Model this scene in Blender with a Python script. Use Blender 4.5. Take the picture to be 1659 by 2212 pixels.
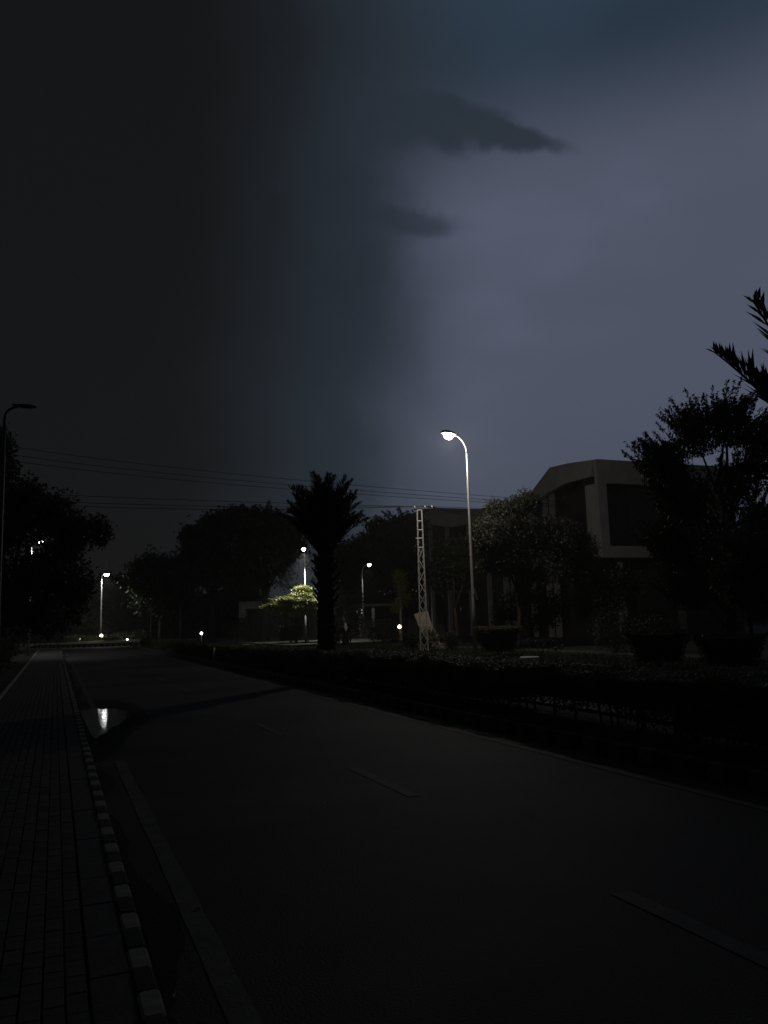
import bpy, bmesh, math, random
import numpy as np
from mathutils import Vector, Matrix, Euler
R = math.radians
random.seed(7)
rng = np.random.default_rng(7)
S = bpy.context.scene
for o in list(bpy.data.objects): bpy.data.objects.remove(o)
C = S.collection

# ------------------------------------------------------------------ camera
CAM_H = 1.85
HAZE = 0.0010
YAW, PITCH, ROLL = R(22.4), R(7.7), R(-1.7)
FPX, PW, PH = 1724.0, 1659.0, 2212.0
_f = Vector((math.sin(YAW) * math.cos(PITCH), math.cos(YAW) * math.cos(PITCH), math.sin(PITCH)))
_r = Vector((math.cos(YAW), -math.sin(YAW), 0)); _u = _r.cross(_f)
CR = _r * math.cos(ROLL) + _u * math.sin(ROLL); CU = -_r * math.sin(ROLL) + _u * math.cos(ROLL); CF = _f
cam = bpy.data.objects.new('camera', bpy.data.cameras.new('camera')); C.objects.link(cam)
cam.data.sensor_fit = 'VERTICAL'; cam.data.sensor_height = 24.0; cam.data.lens = 24.0 * FPX / PH
cam.data.clip_end = 5000; cam.data.clip_start = 0.05
M = Matrix((CR, CU, -CF)).transposed().to_4x4(); M.translation = (0, 0, CAM_H)
cam.matrix_world = M
S.camera = cam

def ray(x, y): return (CF * FPX + CR * (x - PW / 2) - CU * (y - PH / 2)).normalized()
def on_ground(x, y, z=0.0):
    d = ray(x, y); return Vector((0, 0, CAM_H)) + d * ((z - CAM_H) / d.z)
def at_y(x, y, Y):
    d = ray(x, y); return Vector((0, 0, CAM_H)) + d * (Y / d.y)
def at_x(x, y, X):
    d = ray(x, y); return Vector((0, 0, CAM_H)) + d * (X / d.x)
def at_d(x, y, D):                      # horizontal distance
    d = ray(x, y); return Vector((0, 0, CAM_H)) + d * (D / math.hypot(d.x, d.y))
def pxm(p): return (Vector(p) - Vector((0, 0, CAM_H))).length / FPX     # metres per photo pixel at p

# ------------------------------------------------------------------ sky
S.view_settings.view_transform = 'Standard'; S.view_settings.look = 'None'
S.view_settings.exposure = 0.0; S.view_settings.gamma = 1.0
W = bpy.data.worlds.new('World'); S.world = W; W.use_nodes = True
nt = W.node_tree; nt.nodes.clear()
def N(t, **k):
    n = nt.nodes.new(t)
    for a, b in k.items(): setattr(n, a, b)
    return n
def L(a, b): nt.links.new(a, b)
def val(x, inp):
    if isinstance(x, (int, float)): inp.default_value = x
    elif isinstance(x, (tuple, Vector)): inp.default_value = tuple(x)
    else: L(x, inp)
def mth(op, a, b=None, c=None, clamp=False):
    n = N('ShaderNodeMath', operation=op, use_clamp=clamp); val(a, n.inputs[0])
    if b is not None: val(b, n.inputs[1])
    if c is not None: val(c, n.inputs[2])
    return n.outputs[0]
def dot(v, d):
    n = N('ShaderNodeVectorMath', operation='DOT_PRODUCT'); val(v, n.inputs[0]); val(d, n.inputs[1]); return n.outputs['Value']
def sstep(x, a, b, t0=0.0, t1=1.0):
    n = N('ShaderNodeMapRange', interpolation_type='SMOOTHERSTEP'); val(x, n.inputs[0])
    n.inputs[1].default_value = a; n.inputs[2].default_value = b; n.inputs[3].default_value = t0; n.inputs[4].default_value = t1
    return n.outputs[0]
def mix(f, a, b):
    n = N('ShaderNodeMix', data_type='RGBA'); val(f, n.inputs[0]); 
    for x, i in ((a, 6), (b, 7)):
        if isinstance(x, tuple): n.inputs[i].default_value = (*x, 1)
        else: L(x, n.inputs[i])
    return n.outputs[2]
tc = N('ShaderNodeTexCoord')
nz = N('ShaderNodeTexNoise'); nz.inputs['Scale'].default_value = 4.2; nz.inputs['Detail'].default_value = 7; nz.inputs['Roughness'].default_value = 0.56
L(tc.outputs['Generated'], nz.inputs['Vector'])
wob = N('ShaderNodeVectorMath', operation='SUBTRACT'); L(nz.outputs['Color'], wob.inputs[0]); wob.inputs[1].default_value = (.5, .5, .5)
wsc = N('ShaderNodeVectorMath', operation='SCALE'); L(wob.outputs[0], wsc.inputs[0]); wsc.inputs['Scale'].default_value = 0.15
wad = N('ShaderNodeVectorMath', operation='ADD'); L(tc.outputs['Generated'], wad.inputs[0]); L(wsc.outputs[0], wad.inputs[1])
D0 = tc.outputs['Generated']; DW = wad.outputs[0]
AZB = R(48)
horiz = N('ShaderNodeVectorMath', operation='MULTIPLY'); L(DW, horiz.inputs[0]); horiz.inputs[1].default_value = (1, 1, 0)
hn = N('ShaderNodeVectorMath', operation='NORMALIZE'); L(horiz.outputs[0], hn.inputs[0])
lean = mth('MULTIPLY', dot(D0, (0, 0, 1)), -0.05)
side = mth('ADD', dot(hn.outputs[0], (math.sin(AZB), math.cos(AZB), 0)), lean)   # 1 towards the lit clouds
lit = sstep(side, 0.72, 0.93)
edge = sstep(side, 0.862, 0.955)
# a dark cloud tongue and a notch in the lit bank
def blob(px, py, a, b, tilt, soft0, soft1):
    c = ray(px, py); e1 = (CR * math.cos(tilt) - CU * math.sin(tilt)); e1 = (e1 - c * e1.dot(c)).normalized(); e2 = c.cross(e1)
    p = mth('DIVIDE', mth('SUBTRACT', dot(DW, e1), 0.0), a); q = mth('DIVIDE', dot(DW, e2), b)
    r = mth('SQRT', mth('ADD', mth('MULTIPLY', p, p), mth('MULTIPLY', q, q)))
    fr = sstep(dot(D0, tuple(c)), 0.3, 0.6)
    return mth('MULTIPLY', sstep(r, soft1, soft0), fr)
tongue = mth('MAXIMUM', blob(920, 280, 0.105, 0.028, R(5), 0.55, 1.3), blob(1085, 305, 0.062, 0.019, R(17), 0.5, 1.3))
notch = blob(905, 455, 0.068, 0.018, R(12), 0.3, 1.5)
shade = mth('MAXIMUM', mth('MULTIPLY', tongue, 0.9), mth('MULTIPLY', notch, 0.7))
elev = dot(D0, (0, 0, 1))
body = mth('MULTIPLY', edge, mth('SUBTRACT', 1.0, shade), clamp=True)
dark = (0.0074, 0.0077, 0.0082)
slate = (0.0225, 0.0310, 0.0430)
pale = (0.094, 0.108, 0.158)
teal = (0.025, 0.042, 0.066)
c1 = mix(lit, dark, slate)
top = sstep(elev, 0.47, 0.63)
c2 = mix(top, pale, teal)
# soft streaks inside the lit bank
nz2 = N('ShaderNodeTexNoise'); nz2.inputs['Scale'].default_value = 2.4; nz2.inputs['Detail'].default_value = 3
mp2 = N('ShaderNodeMapping'); mp2.inputs['Scale'].default_value = (1, 1, 2.4); L(D0, mp2.inputs[0]); L(mp2.outputs[0], nz2.inputs['Vector'])
streak = sstep(nz2.outputs[0], 0.3, 0.7, 0.82, 1.08)
low = mth('MULTIPLY', sstep(elev, 0.0, 0.3, 0.78, 1.0), sstep(elev, 0.66, 0.9, 1.0, 0.35))
sc = N('ShaderNodeVectorMath', operation='SCALE'); L(c2, sc.inputs[0]); L(mth('MULTIPLY', streak, low), sc.inputs['Scale'])
c3 = mix(body, c1, sc.outputs[0])
sky = N('ShaderNodeTexSky'); sky.sky_type = 'NISHITA'; sky.sun_disc = False
sky.sun_elevation = R(-5); sky.sun_rotation = R(70)
bg1 = N('ShaderNodeBackground'); L(c3, bg1.inputs[0]); bg1.inputs[1].default_value = 1.0
bg2 = N('ShaderNodeBackground'); L(sky.outputs[0], bg2.inputs[0]); bg2.inputs[1].default_value = 0.05
ad = N('ShaderNodeAddShader'); L(bg1.outputs[0], ad.inputs[0]); L(bg2.outputs[0], ad.inputs[1])
wo = N('ShaderNodeOutputWorld'); L(ad.outputs[0], wo.inputs[0])
# no sun: the photograph is taken at night under storm clouds

# ------------------------------------------------------------------ materials
MATS = {}
def mat(name, col, rough=0.8, var=0.25, scale=6.0, bump=0.0, bscale=None, spec=0.3, metal=0.0, detail=5.0, col2=None):
    m = bpy.data.materials.new(name); m.use_nodes = True
    t = m.node_tree; b = t.nodes['Principled BSDF']
    b.inputs['Roughness'].default_value = rough; b.inputs['Metallic'].default_value = metal
    b.inputs['Specular IOR Level'].default_value = spec
    co = t.nodes.new('ShaderNodeTexCoord'); n = t.nodes.new('ShaderNodeTexNoise')
    n.inputs['Scale'].default_value = scale; n.inputs['Detail'].default_value = detail; n.inputs['Roughness'].default_value = 0.65
    t.links.new(co.outputs['Object'], n.inputs['Vector'])
    cr = t.nodes.new('ShaderNodeValToRGB'); e = cr.color_ramp.elements
    c2 = col2 or tuple(c * (1 + var) for c in col)
    e[0].position = 0.3; e[0].color = (*[c * (1 - var) for c in col], 1); e[1].position = 0.7; e[1].color = (*c2, 1)
    t.links.new(n.outputs['Fac'], cr.inputs[0]); t.links.new(cr.outputs[0], b.inputs['Base Color'])
    if bump:
        n2 = t.nodes.new('ShaderNodeTexNoise'); n2.inputs['Scale'].default_value = bscale or scale * 6; n2.inputs['Detail'].default_value = 4
        t.links.new(co.outputs['Object'], n2.inputs['Vector'])
        bp = t.nodes.new('ShaderNodeBump'); bp.inputs['Strength'].default_value = bump; bp.inputs['Distance'].default_value = 0.02
        t.links.new(n2.outputs['Fac'], bp.inputs['Height']); t.links.new(bp.outputs[0], b.inputs['Normal'])
    MATS[name] = m; return m
def emit(name, col, strength):
    m = bpy.data.materials.new(name); m.use_nodes = True; t = m.node_tree; t.nodes.clear()
    e = t.nodes.new('ShaderNodeEmission'); e.inputs[0].default_value = (*col, 1); e.inputs[1].default_value = strength
    o = t.nodes.new('ShaderNodeOutputMaterial'); t.links.new(e.outputs[0], o.inputs[0]); MATS[name] = m; return m
def leafmat(name, col, var=0.45):
    m = mat(name, col, rough=0.55, var=var, scale=1.3, spec=0.35)
    t = m.node_tree; b = t.nodes['Principled BSDF']; out = t.nodes['Material Output']
    tr = t.nodes.new('ShaderNodeBsdfTranslucent'); src = b.inputs['Base Color'].links[0].from_socket
    t.links.new(src, tr.inputs[0]); mx = t.nodes.new('ShaderNodeMixShader'); mx.inputs[0].default_value = 0.22
    t.links.new(b.outputs[0], mx.inputs[1]); t.links.new(tr.outputs[0], mx.inputs[2]); t.links.new(mx.outputs[0], out.inputs[0]); return m
mat('asphalt', (0.038, 0.0362, 0.0335), 0.75, 0.22, 1.1, 0.5, 60, 0.3, detail=9)
def damp(name, lo, hi, scale, stretch):
    m = MATS[name]; t = m.node_tree; b = t.nodes['Principled BSDF']; src = b.inputs['Base Color'].links[0].from_socket
    co = t.nodes.new('ShaderNodeTexCoord'); mp = t.nodes.new('ShaderNodeMapping'); mp.inputs['Scale'].default_value = stretch
    n = t.nodes.new('ShaderNodeTexNoise'); n.inputs['Scale'].default_value = scale; n.inputs['Detail'].default_value = 4; n.inputs['Distortion'].default_value = .6
    t.links.new(co.outputs['Object'], mp.inputs[0]); t.links.new(mp.outputs[0], n.inputs['Vector'])
    r = t.nodes.new('ShaderNodeMapRange'); r.interpolation_type = 'SMOOTHSTEP'; r.inputs[1].default_value = .40; r.inputs[2].default_value = .60; r.inputs[3].default_value = lo; r.inputs[4].default_value = hi
    t.links.new(n.outputs['Fac'], r.inputs[0]); v = t.nodes.new('ShaderNodeVectorMath'); v.operation = 'SCALE'
    t.links.new(src, v.inputs[0]); t.links.new(r.outputs[0], v.inputs['Scale']); t.links.new(v.outputs[0], b.inputs['Base Color'])
damp('asphalt', .5, 1.15, .32, (.55, 1.0, 1))
mat('paint_white_shaded', (0.10, 0.095, 0.085), 0.85, 0.35, 7, 0.2)  # white stripes of the near median kerb, shade put into the paint colour
mat('wet_asphalt', (0.016, 0.016, 0.016), 0.8, 0.3, 3, 0.35, 50, 0.12)
mat('paint_white', (0.25, 0.235, 0.205), 0.75, 0.28, 9, 0.2)
mat('paint_black', (0.030, 0.030, 0.030), 0.8, 0.3, 9, 0.2)
mat('line_paint', (0.095, 0.09, 0.082), 0.75, 0.45, 5, 0.3, 40, detail=8)
mat('line_worn', (0.068, 0.065, 0.059), 0.75, 0.4, 5, 0.3, 40, detail=8)
mat('paver_a', (0.090, 0.085, 0.082), 0.85, 0.3, 7, 0.3)
mat('paver_b', (0.072, 0.068, 0.066), 0.85, 0.3, 7, 0.3)
mat('paver_c', (0.105, 0.094, 0.088), 0.85, 0.3, 7, 0.3)
mat('joint_sand', (0.030, 0.028, 0.026), 0.95, 0.3, 20)
mat('concrete', (0.30, 0.29, 0.275), 0.85, 0.22, 2.2, 0.2, 20)
mat('fascia', (0.43, 0.425, 0.41), 0.85, 0.18, 0.7, 0.15, 10)
mat('dark_wall', (0.055, 0.052, 0.05), 0.85, 0.25, 1.5)
mat('soil', (0.035, 0.028, 0.022), 0.95, 0.35, 3, 0.4)
mat('grass_ground', (0.028, 0.034, 0.018), 0.95, 0.45, 0.8, 0.5, 14, detail=8)
mat('galvanised', (0.36, 0.355, 0.34), 0.5, 0.15, 3, 0.0, None, 0.5, 0.25)
mat('steel_lattice', (0.58, 0.57, 0.54), 0.6, 0.25, 4, 0.1, None, 0.4, 0.2)
mat('dark_metal', (0.05, 0.05, 0.05), 0.5, 0.2, 5, 0.0, None, 0.5, 0.4)
mat('cable_black', (0.015, 0.015, 0.015), 0.6, 0.1, 5)
mat('porcelain', (0.55, 0.53, 0.5), 0.35, 0.1, 5)
mat('bark', (0.060, 0.048, 0.038), 0.95, 0.4, 5, 0.6, 18)
mat('palm_bark', (0.048, 0.039, 0.030), 0.95, 0.45, 6, 0.7, 20)
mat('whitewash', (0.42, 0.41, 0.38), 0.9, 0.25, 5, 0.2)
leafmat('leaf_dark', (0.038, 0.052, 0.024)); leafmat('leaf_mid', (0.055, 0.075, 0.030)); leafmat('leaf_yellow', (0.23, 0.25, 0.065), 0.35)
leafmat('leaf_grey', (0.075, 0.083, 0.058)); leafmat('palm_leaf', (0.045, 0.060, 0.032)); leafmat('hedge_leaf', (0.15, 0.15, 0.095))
mat('cream_stone', (0.50, 0.42, 0.31), 0.85, 0.14, 3, 0.2)
mat('cloth_white', (0.70, 0.69, 0.66), 0.9, 0.1, 8); mat('cloth_black', (0.016, 0.016, 0.018), 0.9, 0.2, 8)
mat('cloth_navy', (0.024, 0.027, 0.036), 0.9, 0.2, 8); mat('skin', (0.32, 0.20, 0.14), 0.6, 0.1, 8); mat('hair', (0.012, 0.010, 0.009), 0.6, 0.2, 20)
mat('pale_board', (0.52, 0.51, 0.49), 0.8, 0.15, 4); mat('tile_roof', (0.10, 0.085, 0.075), 0.85, 0.3, 4)
g = mat('glass_dark', (0.02, 0.022, 0.025), 0.08, 0.1, 2, spec=0.6)
emit('lamp_warm', (1.0, 0.86, 0.68), 26.0); emit('lamp_cool', (0.95, 0.97, 1.0), 14.0); emit('lamp_amber', (1.0, 0.78, 0.48), 6.0)
emit('window_lit', (0.80, 0.88, 1.0), 0.75)
MATS['hedge_leaf'].node_tree.nodes['Mix Shader'].inputs[0].default_value = .45
# still water
w = bpy.data.materials.new('water'); w.use_nodes = True; t = w.node_tree; b = t.nodes['Principled BSDF']
b.inputs['Base Color'].default_value = (0.008, 0.008, 0.008, 1); b.inputs['Roughness'].default_value = 0.035; b.inputs['IOR'].default_value = 1.33
b.inputs['Specular IOR Level'].default_value = 0.5
co = t.nodes.new('ShaderNodeTexCoord'); n2 = t.nodes.new('ShaderNodeTexNoise'); n2.inputs['Scale'].default_value = 9; n2.inputs['Detail'].default_value = 2
t.links.new(co.outputs['Object'], n2.inputs['Vector']); bp = t.nodes.new('ShaderNodeBump'); bp.inputs['Strength'].default_value = 0.11; bp.inputs['Distance'].default_value = 0.01
t.links.new(n2.outputs['Fac'], bp.inputs['Height']); t.links.new(bp.outputs[0], b.inputs['Normal']); MATS['water'] = w

# ------------------------------------------------------------------ helpers
class MB:
    def __init__(self): self.v = []; self.f = []
    def add(self, vs, fs):
        o = len(self.v); self.v += [tuple(p) for p in vs]; self.f += [tuple(i + o for i in q) for q in fs]; return self
    def box(self, x0, x1, y0, y1, z0, z1, mat4=None, bev=0.0):
        if bev:
            b = bev; pr = [(x0 + b, y0), (x1 - b, y0), (x1, y0 + b), (x1, y1 - b), (x1 - b, y1), (x0 + b, y1), (x0, y1 - b), (x0, y0 + b)]
            cx, cy = (x0 + x1) / 2, (y0 + y1) / 2
            vs = [(x, y, z0) for x, y in pr] + [(x, y, z1 - b) for x, y in pr] + [(x + (b if x < cx else -b) * .8, y + (b if y < cy else -b) * .8, z1) for x, y in pr]
            fs = [(i, (i + 1) % 8, 8 + (i + 1) % 8, 8 + i) for i in range(8)] + [(8 + i, 8 + (i + 1) % 8, 16 + (i + 1) % 8, 16 + i) for i in range(8)] + [tuple(range(16, 24))]
        else:
            vs = [(x, y, z) for z in (z0, z1) for x, y in ((x0, y0), (x1, y0), (x1, y1), (x0, y1))]
            fs = [(3, 2, 1, 0), (4, 5, 6, 7), (0, 1, 5, 4), (1, 2, 6, 5), (2, 3, 7, 6), (3, 0, 4, 7)]
        if mat4 is not None: vs = [mat4 @ Vector(p) for p in vs]
        return self.add(vs, fs)
    def tube(self, pts, rads, n=8, cap=True):
        pts = [Vector(p) for p in pts]; k = len(pts)
        if isinstance(rads, (int, float)): rads = [rads] * k
        vs = []; up = Vector((0, 0, 1)); prev = None
        for i, p in enumerate(pts):
            d = (pts[min(i + 1, k - 1)] - pts[max(i - 1, 0)]).normalized()
            if prev is None:
                a = d.cross(up if abs(d.z) < 0.95 else Vector((1, 0, 0))).normalized()
            else:
                a = (prev - d * prev.dot(d)).normalized()
            prev = a; b = d.cross(a)
            vs += [p + (a * math.cos(2 * math.pi * j / n) + b * math.sin(2 * math.pi * j / n)) * rads[i] for j in range(n)]
        fs = [(i * n + j, i * n + (j + 1) % n, (i + 1) * n + (j + 1) % n, (i + 1) * n + j) for i in range(k - 1) for j in range(n)]
        if cap: fs += [tuple(range(n - 1, -1, -1)), tuple(range((k - 1) * n, k * n))]
        return self.add(vs, fs)
    def bar(self, a, b, w):
        a = Vector(a); b = Vector(b); return self.tube([a, b], w * 0.7071, 4)
    def loft(self, rings, cap=True):
        n = len(rings[0]); k = len(rings); vs = [p for r in rings for p in r]
        fs = [(i * n + j, i * n + (j + 1) % n, (i + 1) * n + (j + 1) % n, (i + 1) * n + j) for i in range(k - 1) for j in range(n)]
        if cap: fs += [tuple(range(n - 1, -1, -1)), tuple(range((k - 1) * n, k * n))]
        return self.add(vs, fs)
    def prism(self, poly, axis, a, b):
        # poly: list of 2D points; axis 'x','y','z' extrusion from a to b
        def P(u, v, w): return {'x': (w, u, v), 'y': (u, w, v), 'z': (u, v, w)}[axis]
        n = len(poly); vs = [P(u, v, a) for u, v in poly] + [P(u, v, b) for u, v in poly]
        fs = [tuple(range(n)), tuple(range(2 * n - 1, n - 1, -1))] + [((i + 1) % n, i, n + i, n + (i + 1) % n) for i in range(n)]
        return self.add(vs, fs)
    def mesh(self, name, m, smooth=False):
        me = bpy.data.meshes.new(name); me.from_pydata(self.v, [], self.f); me.materials.append(MATS[m])
        bm = bmesh.new(); bm.from_mesh(me); bmesh.ops.recalc_face_normals(bm, faces=bm.faces); bm.to_mesh(me); bm.free()
        if smooth:
            for p in me.polygons: p.use_smooth = True
        return me
    def build(self, name, m, parent=None, smooth=False, loc=None):
        return link(name, self.mesh(name, m, smooth), parent, loc)
def link(name, me, parent=None, loc=None, rot=None, scale=None):
    o = bpy.data.objects.new(name, me); C.objects.link(o)
    if parent: o.parent = parent
    if loc is not None: o.location = loc
    if rot is not None: o.rotation_euler = rot
    if scale is not None: o.scale = (scale,) * 3 if isinstance(scale, (int, float)) else scale
    return o
def tag(o, label, cat, group=None):
    o['label'] = label; o['category'] = cat
    if group: o['group'] = group
    return o
def struct(o, label=None):
    o['kind'] = 'structure'
    if label: o['label'] = label
    return o
def stuff(o, label=None):
    o['kind'] = 'stuff'
    if label: o['label'] = label
    return o
def empty(name, loc=(0, 0, 0), rz=0.0):
    o = bpy.data.objects.new(name, None); C.objects.link(o); o.location = loc; o.rotation_euler = (0, 0, rz); o.empty_display_size = 0.3; return o
def sheet(name, poly, z, m, parent=None):
    mb = MB(); mb.add([(x, y, z) for x, y in poly], [tuple(range(len(poly)))]); o = mb.build(name, m, parent)
    for p in o.data.polygons:
        if p.normal.z < 0: p.flip()
    return o
def np_mesh(name, verts, nper, m):
    k = len(verts) // nper
    me = bpy.data.meshes.new(name); me.vertices.add(len(verts)); me.vertices.foreach_set('co', np.asarray(verts, np.float32).ravel())
    me.loops.add(k * nper); me.loops.foreach_set('vertex_index', np.arange(k * nper, dtype=np.int32))
    me.polygons.add(k); me.polygons.foreach_set('loop_start', np.arange(k, dtype=np.int32) * nper); 
    me.materials.append(MATS[m]); me.update(calc_edges=True); return me
def leaves(P, size, aspect=0.5, up=0.0, dirs=None, jitter=1.0):
    """rhombic leaves at points P (n,3); up biases their faces to the sky"""
    n = len(P); sz = size * rng.uniform(0.6, 1.3, (n, 1))
    d = rng.normal(size=(n, 3)) if dirs is None else dirs + jitter * rng.normal(size=(n, 3)) * 0.5
    d /= np.linalg.norm(d, axis=1, keepdims=True) + 1e-9
    h = rng.normal(size=(n, 3)); h[:, 2] += up * 2
    s = np.cross(d, h); s /= np.linalg.norm(s, axis=1, keepdims=True) + 1e-9
    v = np.empty((n, 4, 3)); v[:, 0] = P - d * sz * .5; v[:, 1] = P + s * sz * aspect * .5; v[:, 2] = P + d * sz * .5; v[:, 3] = P - s * sz * aspect * .5
    return v.reshape(-1, 3)
def crown_points(blobs, leaves_per, clump, clump_n, flat=1.0):
    out = []
    for c, r, w in blobs:
        n = max(6, int(clump_n * w)); d = rng.normal(size=(n, 3)); d /= np.linalg.norm(d, axis=1, keepdims=True)
        q = np.array(c) + d * (rng.uniform(0.15, 1.0, (n, 1)) ** 0.55) * np.array(r)
        k = rng.integers(int(leaves_per * .5), int(leaves_per * 1.5), n); idx = np.repeat(np.arange(n), k)
        sp = rng.normal(size=(len(idx), 3)) * clump * rng.uniform(.6, 1.3, (n, 1))[idx]; sp[:, 2] *= flat
        out.append(q[idx] + sp)
    return np.concatenate(out)
def tree(name, label, base, blobs, leaf='leaf_dark', lsize=0.16, per=34, clump=0.28, cn=60, trunk_r=0.16, group=None, up=0.2, fork=0.45, flat=1.0, bark='bark', aspect=0.5):
    base = Vector(base); root = empty(name, base)
    cen = sum((Vector(b[0]) for b in blobs), Vector()) / len(blobs)
    fz = base.z + (cen.z - base.z) * fork
    fk = Vector((base.x + (cen.x - base.x) * .25, base.y + (cen.y - base.y) * .25, fz))
    cn = int(cn * 1.9); lsize *= 1.22
    mb = MB(); mid = base.lerp(fk, .5) + Vector((random.uniform(-.12, .12), random.uniform(-.12, .12), 0))
    mb.tube([base - Vector((0, 0, .05)), base + Vector((0, 0, .25)), mid, fk], [trunk_r * 1.35, trunk_r * 1.05, trunk_r * .9, trunk_r * .8], 8)
    for c, r, w in blobs:
        c = Vector(c); m1 = fk.lerp(c, .5) + Vector((random.uniform(-.3, .3), random.uniform(-.3, .3), random.uniform(0, .4)))
        mb.tube([fk, m1, c], [trunk_r * .62, trunk_r * .38, trunk_r * .12], 6)
        for _ in range(4):
            e = c + Vector((random.uniform(-1, 1) * r[0], random.uniform(-1, 1) * r[1], random.uniform(-.5, 1) * r[2])) * .8
            mb.tube([m1.lerp(c, random.uniform(.3, 1)), m1.lerp(e, .6) + Vector((0, 0, .1)), e], [trunk_r * .22, trunk_r * .15, trunk_r * .05], 5)
    o = mb.build('trunk', bark, root, smooth=True); o.location = -base
    P = crown_points(blobs, per, clump, cn, flat)
    cr = link('crown', np_mesh('crown', leaves(P, lsize, aspect, up), 4, leaf), root, -base)
    tag(root, label, 'tree', group); return root
def B(px, py, rx, ry, Y, w=1.0, dz=1.0):
    """crown lobe from its place in the photo at road distance Y"""
    c = at_y(px, py, Y); k = pxm(c); return (tuple(c), (rx * k, (rx + ry) * .5 * k * dz, ry * k), w)

# ------------------------------------------------------------------ ground, roads, pavements
KS = 0.285                                     # kerb stone length
gp = MB(); gp.add([(-400, -120, -.03), (400, -120, -.03), (400, 600, -.03), (-400, 600, -.03)], [(0, 1, 2, 3)])
struct(gp.build('ground', 'grass_ground'))
struct(sheet('road', [(0.5, -6), (6.7, -6), (6.7, 80), (30, 84), (30, 104), (-40, 104), (-40, 88), (-6, 88), (-0.5, 84), (0.5, 78)], 0.0, 'asphalt'), 'near carriageway of worn grey asphalt')
struct(sheet('road', [(8.95, -6), (16.6, -6), (16.6, 79.6), (8.95, 78.3)], 0.0, 'asphalt'), 'far carriageway of grey asphalt behind the hedge')
# painted lines
def strip(name, x0, x1, y0, y1, m, label):
    n = max(2, int((y1 - y0) / .5)); a = []; bb = []
    for i in range(n + 1):
        y = y0 + (y1 - y0) * i / n; a.append((x0 + random.uniform(-.008, .008), y)); bb.append((x1 + random.uniform(-.008, .008), y))
    return struct(sheet(name, a + bb[::-1], 0.006, m), label)
strip('road_marking', .80, .94, 2.0, 12.1, 'line_paint', 'faded edge line beside the striped kerb')
strip('road_marking', .81, .93, 19.0, 70, 'line_worn', 'faded far stretch of edge line beside the pavement')
strip('road_marking', 6.10, 6.22, 3, 76, 'line_worn', 'faded edge line beside the median')
for i in range(9):
    y0 = 2.75 + i * 5.23
    strip('road_marking', 3.46, 3.60, y0, y0 + 1.88, 'line_worn', 'faded dash of the lane line')

# pavement of small bricks
pv = struct(sheet('pavement', [(-1.26, -4), (.40, -4), (.40, 80), (-1.26, 80)], 0.105, 'joint_sand'), 'brick pavement along the left of the road')
PL, PWD = .205, .1014
proto = []
for m in ('paver_a', 'paver_b', 'paver_c'):
    mb = MB(); mb.box(-PWD / 2 + .004, PWD / 2 - .004, -PL / 2 + .004, PL / 2 - .004, 0, .028, bev=.005); proto.append(mb.mesh('brick', m))
cols = 14
cells = []
for r_ in range(0, 340):
    for c_ in range(cols):
        y = 2.9 + r_ * PL + (PL / 2 if c_ % 2 else 0); x = -1.235 + (c_ + .5) * PWD
        p = Vector((x, y, .13)) - Vector((0, 0, CAM_H)); z = p.dot(CF); sx = PW / 2 + FPX * p.dot(CR) / z; sy = PH / 2 - FPX * p.dot(CU) / z
        if -30 < sx and sy < PH + 60: cells.append((p.length, x, y))
cells.sort()
for k, (d, x, y) in enumerate(cells[:300]):
    link('brick', random.choice(proto), pv, (x, y, .104 + random.uniform(0, .006)), (random.uniform(-.012, .012), random.uniform(-.012, .012), random.uniform(-.02, .02)))
for mi, m in enumerate(('paver_a', 'paver_b', 'paver_c')):
    mb = MB()
    for k, (d, x, y) in enumerate(cells[300:]):
        if (k * 7 + k // 5) % 3 == mi and y < 45:
            h = .125 + random.uniform(0, .006); a, b_ = PWD / 2 - .004, PL / 2 - .004
            mb.add([(x - a, y - b_, .1), (x + a, y - b_, .1), (x + a, y + b_, .1), (x - a, y + b_, .1), (x - a + .004, y - b_ + .004, h), (x + a - .004, y - b_ + .004, h), (x + a - .004, y + b_ - .004, h), (x - a + .004, y + b_ - .004, h)],
                   [(4, 5, 6, 7), (0, 1, 5, 4), (1, 2, 6, 5), (2, 3, 7, 6), (3, 0, 4, 7)])
    stuff(mb.build('far_bricks', m, pv), 'bricks of the pavement farther off')
mb = MB(); mb.box(-1.235, .185, 45, 80, .106, .128); mb.build('far_paving', 'paver_a', pv)
# edging slabs between bricks and kerb, and the plain outer edging
es = MB(); es.box(.196, .389, .004, KS * 2 - .006, .05, .131, bev=.006); esm = es.mesh('edging_slab', 'paver_a')
oe = MB(); oe.box(-1.36, -1.262, .003, .596, -.02, .15, bev=.01); oem = oe.mesh('edging_stone', 'concrete')
for i in range(132): link('edging_slab', esm, pv, (0, 2.2 + i * KS * 2, random.uniform(-.003, .003)))
for i in range(120): link('edging_stone', oem, pv, (random.uniform(-.006, .006), 6 + i * .6, random.uniform(-.006, .006)))

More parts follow.
